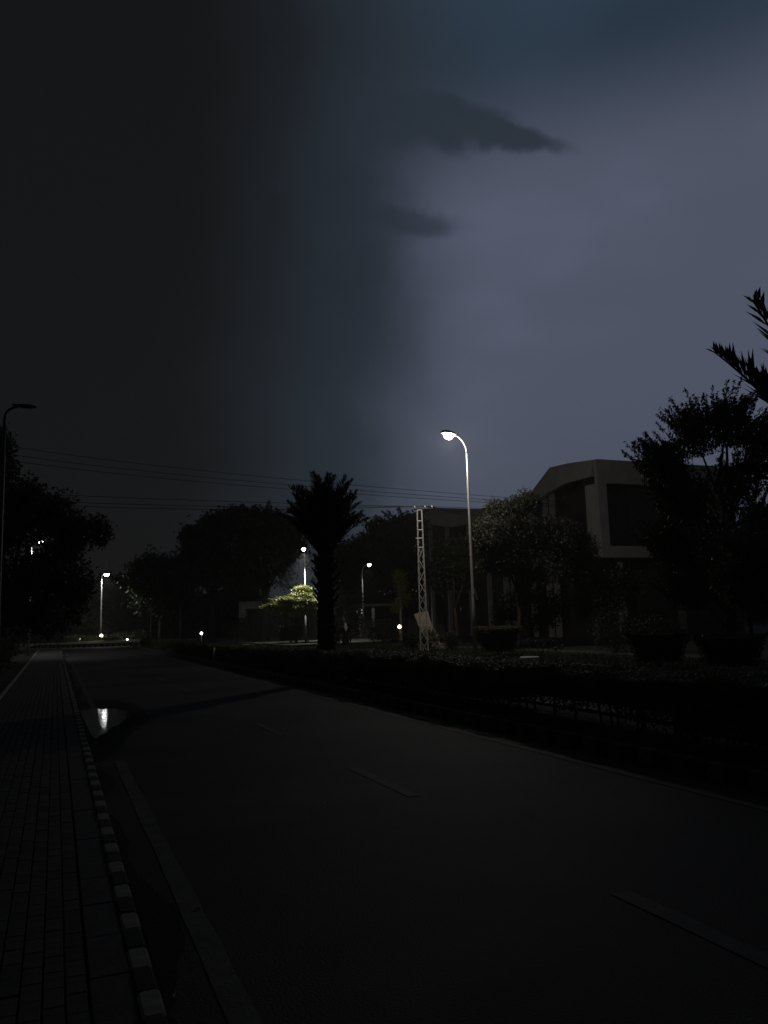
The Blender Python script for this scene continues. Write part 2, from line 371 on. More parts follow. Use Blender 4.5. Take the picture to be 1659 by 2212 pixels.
def kerb_mesh(w, h, m):
    mb = MB(); mb.box(0, w, .003, KS - .003, -.05, h, bev=.014); return mb.mesh('kerb_stone', m)
KM = {}
def kerb(label, n, place, w=.105, h=.15, start=0, white='paint_white'):
    root = empty('kerb'); struct(root, label)
    for k, m in enumerate((white, 'paint_black')):
        if (w, h, k) not in KM: KM[(w, h, k)] = kerb_mesh(w, h, m)
    for i in range(n):
        x, y, rz = place(i)
        link('kerb_stone', KM[(w, h, (i + start) % 2)], root, (x + random.uniform(-.004, .004), y, random.uniform(-.004, .004)), (0, random.uniform(-.015, .015), rz))
    return root
kerb('kerb of black and white painted stones along the pavement', 272, lambda i: (.392, 2.475 + i * KS, 0), start=1)
kerb('black and white kerb on the near side of the median', 262, lambda i: (6.70, 4.0 + i * KS, 0), .13, .19, 0, 'paint_white_shaded')
kerb('kerb on the far side of the median behind the hedge', 240, lambda i: (8.80, 7.0 + i * KS, 0), .13, .17)
kerb('black and white kerb along the far side of the far carriageway', 236, lambda i: (16.6, 12.0 + i * KS, 0), .12, .16)
struct(sheet('median', [(6.82, 4), (8.82, 4), (8.82, 78.5), (6.82, 78.5)], 0.12, 'soil'), 'bare soil strip of the median')
# verge and footpath on the far side
struct(sheet('verge', [(16.7, -6), (80, -6), (80, 79), (16.7, 79)], 0.10, 'grass_ground'), 'dark lawn beyond the far carriageway')
fp = struct(sheet('path', [(21.5, 10), (23.3, 10), (23.3, 79), (21.5, 79)], 0.106, 'paver_c'), 'narrow path across the lawn')
struct(sheet('verge', [(-60, -6), (-1.36, -6), (-1.36, 78), (-60, 78)], 0.09, 'grass_ground'), 'dark planted verge left of the pavement')
# roundabout island and the far kerbs
IC = Vector((6.2, 95.5, 0)); IR = 9.0
def ring(i, n=198): a = -math.pi / 2 + (i - n / 2) * KS / IR; return (IC.x + IR * math.cos(a), IC.y + IR * math.sin(a), a + math.pi)
kerb('black and white kerb round the roundabout island', 198, lambda i: (ring(i)[0], ring(i)[1], ring(i)[2]), .13, .22)
isl = MB(); rr = []
for rad, z in ((IR - .12, .16), (IR - 2.5, .35), (IR - 5.5, .5), (.3, .55)):
    rr.append([(IC.x + rad * math.cos(2 * math.pi * j / 48), IC.y + rad * math.sin(2 * math.pi * j / 48), z) for j in range(48)])
isl.loft(rr); struct(isl.build('island', 'grass_ground', smooth=True), 'low planted mound of the roundabout')
kerb('striped kerb across the end of the road at the far left', 120, lambda i: (-34 + i * KS, 104.1, -math.pi / 2), .13, .3)
struct(sheet('verge', [(-120, 104.3), (120, 104.3), (120, 400), (-120, 400)], 0.1, 'grass_ground'), 'dark ground beyond the roundabout')

# puddle, damp gutter
pud = [(166, 1521), (200, 1517), (240, 1515), (275, 1521), (300, 1532), (313, 1547), (308, 1562), (290, 1574), (272, 1588), (258, 1606), (236, 1628), (212, 1640), (202, 1622), (192, 1590), (182, 1562), (174, 1540)]
def smooth_poly(P, it=2):
    for _ in range(it):
        Q = []
        for i, p in enumerate(P):
            q = P[(i + 1) % len(P)]; Q += [p * .75 + q * .25, p * .25 + q * .75]
        P = Q
    return P
pg = smooth_poly([on_ground(x, y).xy for x, y in pud])
pg = [Vector((max(p.x, .505), p.y)) for p in pg]
wg = smooth_poly([on_ground(x, y).xy for x, y in [(172, 1536), (196, 1530), (218, 1533), (250, 1531), (283, 1540), (287, 1549), (266, 1556), (258, 1567), (236, 1573), (232, 1584), (217, 1588), (209, 1598), (200, 1592), (190, 1575), (180, 1552)]])
po = sheet('puddle', [(max(.505, p.x), p.y) for p in wg], 0.008, 'water'); tag(po, 'dark rain puddle beside the striped kerb with a lamp reflected in it', 'puddle')
cpt = sum(pg, Vector((0, 0))) / len(pg)
struct(sheet('wet_patch', [(max(.503, (cpt + (p - cpt) * 1.13).x), (cpt + (p - cpt) * 1.10).y) for p in pg], 0.004, 'wet_asphalt'), 'damp asphalt round the puddle')
gut = []; y = 2.2
while y < 12:
    gut.append((.62 + .13 * math.sin(y * 1.9) * math.sin(y * .7 + 1) + .10 * math.exp(-((y - 4.9) / .7) ** 2) + random.uniform(-.02, .02), y)); y += .12
struct(sheet('damp_gutter', [(.503, 2.2)] + gut + [(.503, 12)], 0.003, 'wet_asphalt'), 'damp silt in the gutter under the striped kerb')
gut = []; y = 17
while y < 60:
    gut.append((.66 + .22 * max(0, math.sin(y * .55) * math.sin(y * .23 + 1)) + random.uniform(-.02, .02), y)); y += .4
struct(sheet('damp_gutter', [(.503, 17)] + gut + [(.503, 60)], 0.003, 'wet_asphalt'), 'damp gutter beyond the puddle')
# fallen leaves in the gutter
lm = MB(); lm.add([(-.03, 0, 0), (0, .014, .006), (.034, 0, .002), (0, -.014, .008)], [(0, 1, 2), (0, 2, 3)]); lmm = lm.mesh('fallen_leaf', 'leaf_grey')
for k, (x, y) in enumerate([(.545, 6.15), (.60, 4.4), (.66, 4.05), (.58, 3.9), (.90, 5.6), (.74, 4.75), (2.6, 8.1), (4.1, 6.6)]):
    tag(link('fallen_leaf', lmm, None, (x, y, .010), (0, 0, k * 1.3), random.uniform(.8, 1.4)), 'tiny fallen leaf lying on the dark asphalt', 'leaf', 'fallen leaves on the road')

# ------------------------------------------------------------------ street lamps
def street_lamp(label, base, head, lens, power=0.0, colour=(1, .9, .78), pole_r=.075, spot=R(150), scale=1.0):
    """base point, head point (centre of the lantern)"""
    base = Vector(base); head = Vector(head); root = empty('street_lamp', base); tag(root, label, 'street lamp', 'street lamps')
    h = head - base; hor = Vector((h.x, h.y, 0)); hl = hor.length; hd = hor.normalized(); top = h.z
    mb = MB(); bend = min(1.0, hl * .8); zs = top - bend * .95
    mb.tube([(0, 0, -.05), (0, 0, 2.2), (0, 0, 2.25), (0, 0, zs * .86), (0, 0, zs * .865), (0, 0, zs)], [pole_r * 1.35, pole_r * 1.25, pole_r, pole_r * .85, pole_r * .68, pole_r * .62], 12)
    mb.build('pole', 'galvanised' if power else 'dark_metal', root, smooth=True)  # unlit lamp: night shade put into the colour, dark metal for galvanised
    pts = [Vector((0, 0, zs))]
    for k in range(1, 8):
        a = k / 7 * R(84); pts.append(Vector((0, 0, zs)) + hd * (bend * (1 - math.cos(a))) + Vector((0, 0, bend * .95 * math.sin(a))))
    pts.append(hd * (hl - .22) + Vector((0, 0, top + .03)))
    mb = MB(); mb.tube(pts, pole_r * .55, 10); mb.build('arm', 'galvanised' if power else 'dark_metal', root, smooth=True)
    mb = MB(); mb.box(-.14, .14, -.14, .14, -.02, .03); [mb.tube([(sx * .1, sy * .1, .03), (sx * .1, sy * .1, .07)], .014, 6) for sx in (-1, 1) for sy in (-1, 1)]; mb.build('base_plate', 'dark_metal', root)
    # cobra-head lantern: lofted housing with a dropped glass bowl
    side = Vector((-hd.y, hd.x, 0)); up = Vector((0, 0, 1)); rings = []
    for t_, wd, ht in ((-.34, .045, .05), (-.22, .07, .07), (-.05, .13, .10), (.15, .155, .11), (.3, .12, .08), (.36, .05, .03)):
        c = h + hd * t_ * scale
        rings.append([c + side * (wd * math.cos(a) * scale) + up * ((ht * (1 if power else .55) * max(math.sin(a), -.25)) * scale + .04) for a in [2 * math.pi * j / 14 for j in range(14)]])
    mb = MB(); mb.loft(rings); hous = mb.build('housing', 'dark_metal' if not power else 'galvanised', root, smooth=True)
    rings = []
    for t_ in range(7):
        a = t_ / 6 * math.pi / 2; s_ = math.cos(a) * 1.0 + .02; z = -(.20 if power else .03) * math.sin(a)
        rings.append([h + hd * (.05 + .215 * s_ * math.cos(b_)) * scale + side * (.13 * s_ * math.sin(b_) * scale) + up * (z * scale + .01) for b_ in [2 * math.pi * j / 16 for j in range(16)]])
    mb = MB(); mb.loft(rings); mb.build('lens', lens, hous, smooth=True)
    if power:
        ld = bpy.data.lights.new('lamp_light', 'SPOT' if spot else 'POINT'); ld.energy = power; ld.color = colour; ld.shadow_soft_size = .16
        if spot: ld.spot_size = spot; ld.spot_blend = .4
        lo = bpy.data.objects.new('lamp_light', ld); C.objects.link(lo); lo.parent = root; lo.location = h + hd * .05 + up * (-.24 * scale)
    return root
# 1: the tall lit lamp on the far verge
b1 = on_ground(1027, 1411, .1); b1 = at_d(1027, 1411, 40.8); b1.z = .1
hd1 = at_d(971, 938, 40.0)
lamp1 = street_lamp('tall brightly lit street lamp on the lawn before the angular building', b1, hd1, 'lamp_warm', 800, (1, .92, .81), .072, None, 1.5)
# bent plate on its pole
zp = at_d(1023, 1280, 40.8).z - b1.z
mb = MB(); mb.box(-.28, .0, -.13, -.115, -.02, .02, Matrix.Translation((-.02, 0, zp)) @ Matrix.Rotation(R(-55), 4, 'Y')); mb.box(.0, .09, -.13, -.115, -.5, .1, Matrix.Translation((.02, 0, zp + .1)) @ Matrix.Rotation(R(-14), 4, 'Y')); mb.box(-.06, .1, -.12, .0, -.05, .0, Matrix.Translation((0, 0, zp)))
br = mb.build('bracket', 'pale_board', lamp1); br['label'] = 'pale bent plate fixed on the pole'
# 2: the dark lamp at the left edge
b2 = at_d(3, 1100, 25.5); b2.z = .1
street_lamp('unlit street lamp with curved arm at the left edge above the pavement', b2, at_y(52, 880, b2.y + .1), 'glass_dark', 0, pole_r=.07)
# 3: far lamp on the axis of the road
b3 = Vector(at_d(217, 1392, 99.0)); b3.z = 0.15
street_lamp('lit street lamp standing by the roundabout at the end of the road', b3, at_y(229, 1240, b3.y - .3), 'lamp_cool', 750, (1, .97, .92), .085, R(140), 1.5)
# 4: lamp behind the left tree
p = at_d(86, 1167, 63.0); street_lamp('lit street lamp glimpsed through the leaves of the left tree', (-1.75, p.y, .1), p, 'lamp_cool', 400, (1, .97, .92), .085, R(130), 1.2)
# 5: lamp left of the palm
b5 = at_d(661, 1385, 73.5); b5.z = .1
street_lamp('lit street lamp between the palm and the rounded dark trees', b5, at_d(656, 1185, 72.0), 'lamp_cool', 3000, (1, .98, .93), .075, R(98), 1.3)
# 6: lamp right of the palm
b6 = at_d(786, 1385, 87.5); b6.z = .1
street_lamp('lit street lamp far off right of the palm trunk', b6, at_d(797, 1219, 86.0), 'lamp_cool', 180, (1, .98, .95), .085, R(120), 1.3)

def garden_lamp(label, p, lens, r, power, colour):
    p = Vector(p); root = empty('garden_lamp', (p.x, p.y, .1)); tag(root, label, 'garden lamp', 'low garden lamps')
    h = max(.3, p.z - .1)
    mb = MB(); mb.tube([(0, 0, -.05), (0, 0, .06), (0, 0, .08), (0, 0, h - r)], [.09, .09, .045, .045], 10); mb.build('post', 'dark_metal', root, smooth=True)
    mb = MB(); rings = [[(r * math.cos(a) * math.cos(b_), r * math.cos(a) * math.sin(b_), h + r * math.sin(a)) for b_ in [2 * math.pi * j / 12 for j in range(12)]] for a in [-1.45 + 2.9 * k / 7 for k in range(8)]]
    mb.loft(rings); glb = mb.build('globe', lens, root, smooth=True)
    mb = MB(); mb.tube([(0, 0, h + r * .96), (0, 0, h + r * 1.15)], [r * .55, r * .2], 10); mb.build('cap', 'dark_metal', glb)
    if power:
        ld = bpy.data.lights.new('lamp_light', 'POINT'); ld.energy = power; ld.color = colour; ld.shadow_soft_size = .1
        lo = bpy.data.objects.new('lamp_light', ld); C.objects.link(lo); lo.parent = root; lo.location = (0, 0, h + r * 1.5)
garden_lamp('low warm globe lamp glowing in the shrubs left of the lattice mast', at_d(863, 1354, 56), 'lamp_amber', .13, 14, (1, .7, .45))
garden_lamp('low amber globe lamp at the foot of the far roundabout lamp', at_y(219, 1374, 93), 'lamp_amber', .20, 60, (1, .75, .42))
garden_lamp('tiny low lamp left of the far roundabout lamp', at_y(173, 1381, 97), 'lamp_amber', .10, 6, (1, .8, .6))
garden_lamp('small low white lamp right of the far roundabout lamp', at_y(275, 1382, 93), 'lamp_cool', .11, 6, (1, .95, .9))
garden_lamp('small low white lamp behind the far end of the hedge', at_d(435, 1368, 76), 'lamp_cool', .11, 6, (1, 1, 1))

# ------------------------------------------------------------------ lattice mast and overhead cables
mt = at_d(908, 1102, 43.0); mz = mt.z
mbp = at_d(917, 1412, 43.0)
root = empty('lattice_mast', (mbp.x, mbp.y, .1)); tag(root, 'pale steel lattice mast carrying cables beside the tall lamp', 'mast')
wt, wb = .24, .40
def leg(sx, sy, z): 
    k = z / (mz - .1); w_ = (wb + (wt - wb) * k) / 2; return Vector((sx * w_, sy * w_, z))
Hm = mz - .1
rot = Matrix.Rotation(-YAW, 3, 'Z')
for sx in (-1, 1):
    for sy in (-1, 1):
        mb = MB(); mb.bar(rot @ leg(sx, sy, -.1), rot @ leg(sx, sy, Hm), .045); mb.build('leg', 'steel_lattice', root)
zz = [Hm - .02, Hm - .62, Hm - 1.1, Hm - 2.05]
for z in zz:
    for a, b_ in (((-1, -1), (1, -1)), ((1, -1), (1, 1)), ((1, 1), (-1, 1)), ((-1, 1), (-1, -1))):
        mb = MB(); mb.bar(rot @ leg(*a, z), rot @ leg(*b_, z), .05); mb.build('strut', 'steel_lattice', root)
z = Hm - 2.05; k = 0
while z > .4:
    dz = .62
    for a, b_ in (((-1, -1), (1, -1)), ((1, 1), (-1, 1))):
        p_, q_ = (a, b_) if k % 2 else (b_, a)
        mb = MB(); mb.bar(rot @ leg(*p_, z), rot @ leg(*q_, z - dz), .03); mb.build('brace', 'steel_lattice', root)
    z -= dz; k += 1
mb = MB(); mb.bar(rot @ Vector((-.25, -.14, Hm - 1.55)), rot @ Vector((.08, -.14, Hm - 1.55)), .05); mb.build('step_bar', 'steel_lattice', root)
mb = MB(); mb.bar(rot @ Vector((-.3, 0, Hm + .06)), rot @ Vector((.75, 0, Hm + .06)), .06); xarm = mb.build('cross_arm', 'dark_metal', root)
for dx in (-.25, .3, .68):
    mb = MB(); mb.tube([Vector((0, 0, z_)) + rot @ Vector((dx, 0, Hm + .08)) for z_ in (0, .05, .06, .1, .11, .16)], [.03, .03, .05, .05, .03, .03], 8); mb.build('insulator', 'porcelain', xarm, smooth=True)
def cable(label, a, m_, b_, r_=.015):
    a, m_, b_ = Vector(a), Vector(m_), Vector(b_); pts = []
    q = m_ * 2 - (a + b_) * .5
    for i in range(25):
        t_ = i / 24; pts.append(a * (1 - t_) ** 2 + q * (2 * t_ * (1 - t_)) + b_ * t_ ** 2)
    mb = MB(); mb.tube(pts, r_, 5); tag(mb.build('overhead_cable', 'cable_black', smooth=True), label, 'cable', 'overhead cables')
for k, nm in enumerate(('top', 'middle', 'bottom')):
    dy = (0, 17, 30)[k]
    cable(f'{nm} cable of the higher bundle crossing the road', at_y(-60, 950 + dy * 1.05, 36), at_d(560, 1029 + dy * .75, 47), at_d(1230, 1085 + dy * .35, 66))
    dy = (0, 12, 19)[k]
    cable(f'{nm} cable of the lower bundle running to the lattice mast', at_y(-60, 1061 + dy, 38), at_d(430, 1081 + dy, 42), mt + rot @ Vector(((-.25, .3, .68)[k], 0, .2)))
    cable(f'{nm} cable leaving the lattice mast towards the building', mt + rot @ Vector(((-.25, .3, .68)[k], 0, .2)), at_d(1010, 1097 + dy * .8, 52), at_d(1130, 1103 + dy * .8, 62))

# ------------------------------------------------------------------ the angular building
XB = 36.0
def prof(px, py): p = at_x(px, py, XB); return (p.y, p.z)
bld = empty('building', (XB, 60, .1)); tag(bld, 'pale concrete building with folded angular roof and thin columns', 'building')
def bpart(mb, name, m, parent=bld, label=None):
    o = mb.build(name, m, parent)
    if parent is bld: o.location = (-XB, -60, -.1)
    if label: o['label'] = label
    return o
corner = at_x(1281, 993, XB)
YC = corner.y
topP = [(1281, 993), (1225, 1001), (1187, 1010), (1142, 1070), (1100, 1082), (1050, 1096), (1010, 1107), (972, 1113), (952, 1107), (932, 1094), (905, 1104), (880, 1112), (852, 1120)]
botP = [(1277, 1029), (1218, 1045), (1189, 1061), (1160, 1081), (1100, 1108), (1043, 1124), (1010, 1132), (972, 1139), (945, 1135), (915, 1131), (895, 1134), (880, 1138), (852, 1144)]
T = [prof(*p) for p in topP]; Bt = [prof(*p) for p in botP]
for i in range(len(T) - 1):
    mb = MB(); g_ = .012
    quad = [(T[i][0] + g_, T[i][1]), (T[i + 1][0], T[i + 1][1]), (Bt[i + 1][0], Bt[i + 1][1]), (Bt[i][0] + g_, Bt[i][1])]
    mb.prism(quad, 'x', XB, XB + .35); bpart(mb, 'fascia_panel', 'fascia')
# folded roof behind the fascia
mb = MB()
rf = [(y_, z_ - .12) for y_, z_ in T] + [(y_, z_ - .4) for y_, z_ in T[::-1]]
mb.prism(rf, 'x', XB + .36, XB + 16); bpart(mb, 'roof', 'concrete')
YE = T[-1][0]
# recessed storeys
mb = MB(); mb.box(XB + 2.6, XB + 15, YC + 1.72, YE, 0, 7.0); mb.prism([(max(y_, YC + 1.72), z_ - .39) for y_, z_ in T] + [(YE, 7.004), (YC + 1.72, 7.004)], 'x', XB + 3.2, XB + 15); bpart(mb, 'wall', 'dark_wall')
mb = MB(); mb.box(XB + .4, XB + 3.0, YC + 2, YE, 6.2, 6.55); bpart(mb, 'balcony_slab', 'dark_wall')
n = 12
for i in range(n):
    y0 = YC + 2.0 + i * (YE - YC - 3) / n; y1 = y0 + (YE - YC - 3) / n * .72
    for z0, z1, xx in ((1.2, 4.4, 2.6), (7.4, 9.6, 3.2)):
        mb = MB(); 
        for (a, b_, c_, d_) in ((y0, y1, z0, z0 + .1), (y0, y1, z1 - .1, z1), (y0, y0 + .1, z0 + .1, z1 - .1), (y1 - .1, y1, z0 + .1, z1 - .1)): mb.box(XB + xx - .06, XB + xx - .002, a, b_, c_, d_)
        wdw = bpart(mb, 'window', 'dark_metal')
        mb = MB(); mb.box(XB + xx - .03, XB + xx - .01, y0 + .1, y1 - .1, z0 + .1, z1 - .1); mb.build('pane', 'glass_dark', wdw)
# columns
for px in (922, 936, 973, 1020, 1060, 1096, 1113, 1155, 1190, 1206):
    p_ = at_x(px, 1330, XB + .75); yy = p_.y; ztop = float(np.interp(yy, [b_[0] for b_ in Bt], [b_[1] for b_ in Bt])) + .25
    w_ = .17; mb = MB(); mb.box(XB + .6, XB + .95, yy - w_, yy + w_, 0, ztop); bpart(mb, 'column', 'fascia')
# end face towards the road junction: slab frame round a deep dark opening
def pe(px, py): p = at_y(px, py, YC); return (p.x, p.z)
xr = XB + 11.5; zt = T[0][1]; zb = pe(1295, 1205)[1]; ztop = pe(1320, 1046)[1]; zbot = pe(1320, 1180)[1]; xj = pe(1307, 1110)[0]
for nm, a, b_, c_, d_ in (('fascia_panel', XB, xr, ztop, zt - .02), ('jamb', XB, xj, zbot, ztop - .006), ('jamb', xr - 1.2, xr, zbot, ztop - .006), ('sill_band', XB, xr, zb, zbot - .006)):
    mb = MB(); mb.box(a, b_, YC - .36, YC - .004, c_, d_); bpart(mb, nm, 'fascia')
mb = MB(); mb.box(xj - .5, xr, YC + 1.4, YC + 1.7, 0, zt - .5); bpart(mb, 'wall', 'dark_wall')
for i in range(3):
    a = xj + .3 + i * 2.9; mb = MB(); mb.box(a, a + 2.7, YC + 1.3, YC + 1.39, zbot + .3, ztop - .3); bpart(mb, 'window_pane', 'glass_dark')
mb = MB(); mb.box(XB + .02, xj - .2, YC + .0, YC + 1.2, zb, ztop); bpart(mb, 'corner_pier', 'fascia')
for px in (1345, 1475):
    p_ = at_y(px, 1330, YC + .5); mb = MB(); mb.box(p_.x - .2, p_.x + .2, YC + .3, YC + .7, 0, zb); bpart(mb, 'column', 'fascia')

# low pavilion with a lit window behind the people
pc = at_d(790, 1340, 92); pav = empty('pavilion', (pc.x, pc.y, .1), -YAW); tag(pav, 'low pavilion with pale pillars and a lit window pane behind the two people', 'pavilion')
mb = MB(); mb.box(-6, 6, 0, 5, 0, 3.3); mb.build('wall', 'dark_wall', pav)
mb = MB(); mb.box(-6.6, 6.6, -1.6, 5.4, 3.304, 3.6); mb.build('roof', 'dark_wall', pav)
for x in (-5.2, -3.9, -2.4, -.6, .9, 3.2):
    mb = MB(); mb.box(x - .16, x + .16, -1.4, -1.08, 0, 3.3); mb.build('pillar', 'concrete', pav)
for x, w_, h_ in ((-.95, .34, .3), (-.42, .3, .5)):
    mb = MB(); mb.box(x - w_ / 2, x + w_ / 2, -.03, -.004, 2.78 - h_ / 2, 2.78 + h_ / 2); mb.build('lit_pane', 'window_lit', pav)
# small gatehouse
gc = at_d(540, 1346, 82); gh = empty('gatehouse', (gc.x, gc.y, .1), -YAW - .15); tag(gh, 'small pale gatehouse with curved roof among the trees left of the palm', 'gatehouse')
mb = MB(); mb.box(-1.15, -.45, 0, 2.2, 0, 4.0); mb.box(-.446, 1.1, 0, 2.2, 3.25, 4.0); mb.build('wall', 'pale_board', gh)
mb = MB(); mb.box(-.44, 1.06, .5, 2.1, 0, 3.24); mb.build('back_wall', 'dark_wall', gh)
mb = MB(); arc = [(-1.7 + 3.4 * k / 10, 4.35 + .55 * math.sin(math.pi * k / 10)) for k in range(11)]
mb.prism(arc + [(x, z - .22) for x, z in arc[::-1]], 'y', -.5, 2.6); mb.build('roof', 'tile_roof', gh)
for x in (-1.0, .95): mb = MB(); mb.box(x - .08, x + .08, .2, .36, 4.004, 4.5); mb.build('post', 'dark_wall', gh)

# leaning cream monument slab behind the mast
mo = at_d(925, 1370, 47); mon = empty('monument', (mo.x, mo.y, .1), -YAW); tag(mon, 'cream stone slab leaning left behind the lattice mast', 'monument')
k = 47 * 1.03 / FPX; x0 = 917
def mp(px, py): return ((px - 925) * k, at_d(px, py, 47).z - .1)
poly = [mp(897, 1327), (mp(910, 1322)), mp(926, 1320), mp(930, 1340), mp(937, 1358), mp(946, 1372), mp(948, 1390), mp(918, 1392), mp(910, 1365)]
poly = [(x, max(z, -.05)) for x, z in poly]
mb = MB(); mb.prism(poly, 'y', -.18, .22); mb.build('slab', 'cream_stone', mon)
mb = MB(); mb.box(-.6, 1.0, -.5, .55, -.05, .32, bev=.03); mb.build('plinth', 'concrete', mon)
# pale stone slab lying at the far kerb
sl = on_ground(1142, 1424, .2); mb = MB(); kk = pxm(sl)
mb.loft([[(-22 * kk, -.22, 0), (20 * kk, -.3, 0), (25 * kk, .25, 0), (-15 * kk, .3, 0)], [(-21 * kk, -.2, .10), (20 * kk, -.28, .13), (24 * kk, .24, .14), (-14 * kk, .28, .16)]])
o = mb.build('stone_slab', 'pale_board'); o.location = (17.35, sl.y * 17.35 / sl.x, .1); o.rotation_euler = (0, 0, -YAW); tag(o, 'pale broken slab lying on the far verge', 'slab')
# thin posts by the roundabout end
for px, py0, py1, D, lb in ((325, 1310, 1395, 84, 'thin pale post at the far end of the hedge'), (389, 1312, 1390, 88, 'thin pale post in front of the dark trees right of the hedge end')):
    p_ = at_d(px, py1, D); ztop_ = at_d(px, py0, D).z
    rt = empty('post', (p_.x, p_.y, .05)); tag(rt, lb, 'post', 'thin posts')
    mb = MB(); mb.tube([(0, 0, -.1), (0, 0, ztop_ - .05)], [.055, .04], 8); mb.build('shaft', 'galvanised', rt, smooth=True)
    mb = MB(); mb.tube([(0, 0, ztop_ - .05), (0, 0, ztop_ + .05)], [.06, .02], 8); mb.build('cap', 'dark_metal', rt)
mp_ = at_x(462, 1417, 7.05); rt = empty('marker_post', (7.05, mp_.y, .12)); tag(rt, 'small pale marker post on the median in front of the hedge', 'marker post')
mb = MB(); mb.tube([(0, 0, -.05), (0, 0, .55)], [.06, .045], 8); mb.build('shaft', 'pale_board', rt, smooth=True)
mb = MB(); mb.tube([(0, 0, .55), (0, 0, .62), (0, 0, .66)], [.075, .06, .02], 8); mb.build('cap', 'porcelain', rt)

# ------------------------------------------------------------------ hedge on the median
hg = empty('hedge', (8.0, 40, .12)); tag(hg, 'long clipped hedge along the median of the road', 'hedge')
def hz(y): return np.interp(y, [4, 9, 12, 20, 28, 40, 78], [1.10, .99, .98, 1.0, .93, .82, .75])
def lump(x, y): return .05 * np.sin(y * 2.3) * np.sin(x * 3 + y * .9) + .035 * np.sin(y * 5.1 + x)
n = 190000
yy = 4.5 + 73 * rng.uniform(0, 1, n) ** 1.9; t_ = rng.uniform(0, 1, n)
top = t_ < .42
x_ = np.where(top, rng.uniform(7.35, 8.65, n), np.where(rng.uniform(0, 1, n) < .72, 7.35 + np.abs(rng.normal(0, .10, n)), 8.65 - np.abs(rng.normal(0, .10, n))))
h_ = hz(yy); low_ = .17 + .06 * np.sin(yy * 1.7) * np.sin(yy * .6) + rng.uniform(-.05, .1, n) + .26 * np.exp(-((yy - 10.2) / 2.0) ** 2)
z_ = np.where(top, h_ - np.abs(rng.normal(0, .03, n)), low_ + (h_ - low_) * rng.uniform(0, 1, n) ** .8) + lump(x_, yy)
x_ = x_ + np.where(top, 0, lump(yy, z_ * 3) * 1.6)
far = 1 + np.clip((yy - 14) / 40, 0, .9)
P = np.stack([x_ - 8, yy - 40, z_ - .12], 1)
V = np.where(top[:, None, None], leaves(P, .056, .6, 1.6, np.stack([np.cos(yy * 977), np.sin(yy * 977), np.zeros(n)], 1), .5).reshape(-1, 4, 3), leaves(P, .052, .55, .35).reshape(-1, 4, 3)); cc = V.mean(1, keepdims=True); V = cc + (V - cc) * far[:, None, None]
stuff(link('foliage', np_mesh('foliage', V.reshape(-1, 3), 4, 'hedge_leaf'), hg), 'small clipped leaves of the hedge')
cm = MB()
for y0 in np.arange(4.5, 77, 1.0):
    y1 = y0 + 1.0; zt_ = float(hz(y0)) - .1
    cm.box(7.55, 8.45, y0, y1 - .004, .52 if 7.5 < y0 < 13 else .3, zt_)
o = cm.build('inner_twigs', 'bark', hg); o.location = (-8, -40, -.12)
for i in range(150):
    y0 = 5 + 60 * (i / 150) ** 1.3 + random.uniform(-.15, .15); x0 = random.choice((7.6, 7.8, 8.2)) + random.uniform(-.12, .12)
    mb = MB(); mb.tube([(0, 0, -.05), (random.uniform(-.05, .05), random.uniform(-.06, .06), .25), (random.uniform(-.12, .12), random.uniform(-.12, .12), .62)], [.022, .018, .012], 5)
    mb.build('stem', 'bark', hg, loc=(x0 - 8, y0 - 40, 0))

# ------------------------------------------------------------------ palms
def frond_mesh(length, arch, ll, seed, nl=44):
    rn = random.Random(seed); mb = MB(); pts = []
    for i in range(13):
        s = i / 12; a = arch * s ** 1.6
        if i == 0: p = Vector((0, 0, 0))
        else: p = pts[-1] + Vector((math.cos(-a), rn.uniform(-.01, .01), math.sin(-a))) * (length / 12)
        pts.append(p)
    mb.tube(pts, [.035 * (1 - .85 * i / 12) + .004 for i in range(13)], 5)
    def P(s):
        f_ = s * 12; i = min(11, int(f_)); return pts[i].lerp(pts[i + 1], f_ - i), (pts[i + 1] - pts[i]).normalized()
    for sd in (-1, 1):
        for k in range(nl):
            s = .14 + .86 * k / nl + rn.uniform(-.006, .006); p, d = P(min(s, .995)); up = Vector((0, 1, 0)).cross(d) * -1
            if up.z < 0: up = -up
            l = ll * (math.sin(math.pi * min(1, .18 + s * .78)) ** .7) * rn.uniform(.85, 1.1)
            dr = (d * .68 + Vector((0, sd, 0)) * .5 + up * rn.uniform(-.05, .75)).normalized(); w_ = .019 * ll / .42
            q = d.cross(dr).normalized().cross(dr) * w_
            tip = p + dr * l + Vector((0, 0, -.06 * l)); m_ = p + dr * l * .45
            mb.add([p, m_ + q, tip, m_ - q], [(0, 1, 2, 3)])
    return mb.mesh('frond', 'palm_leaf')
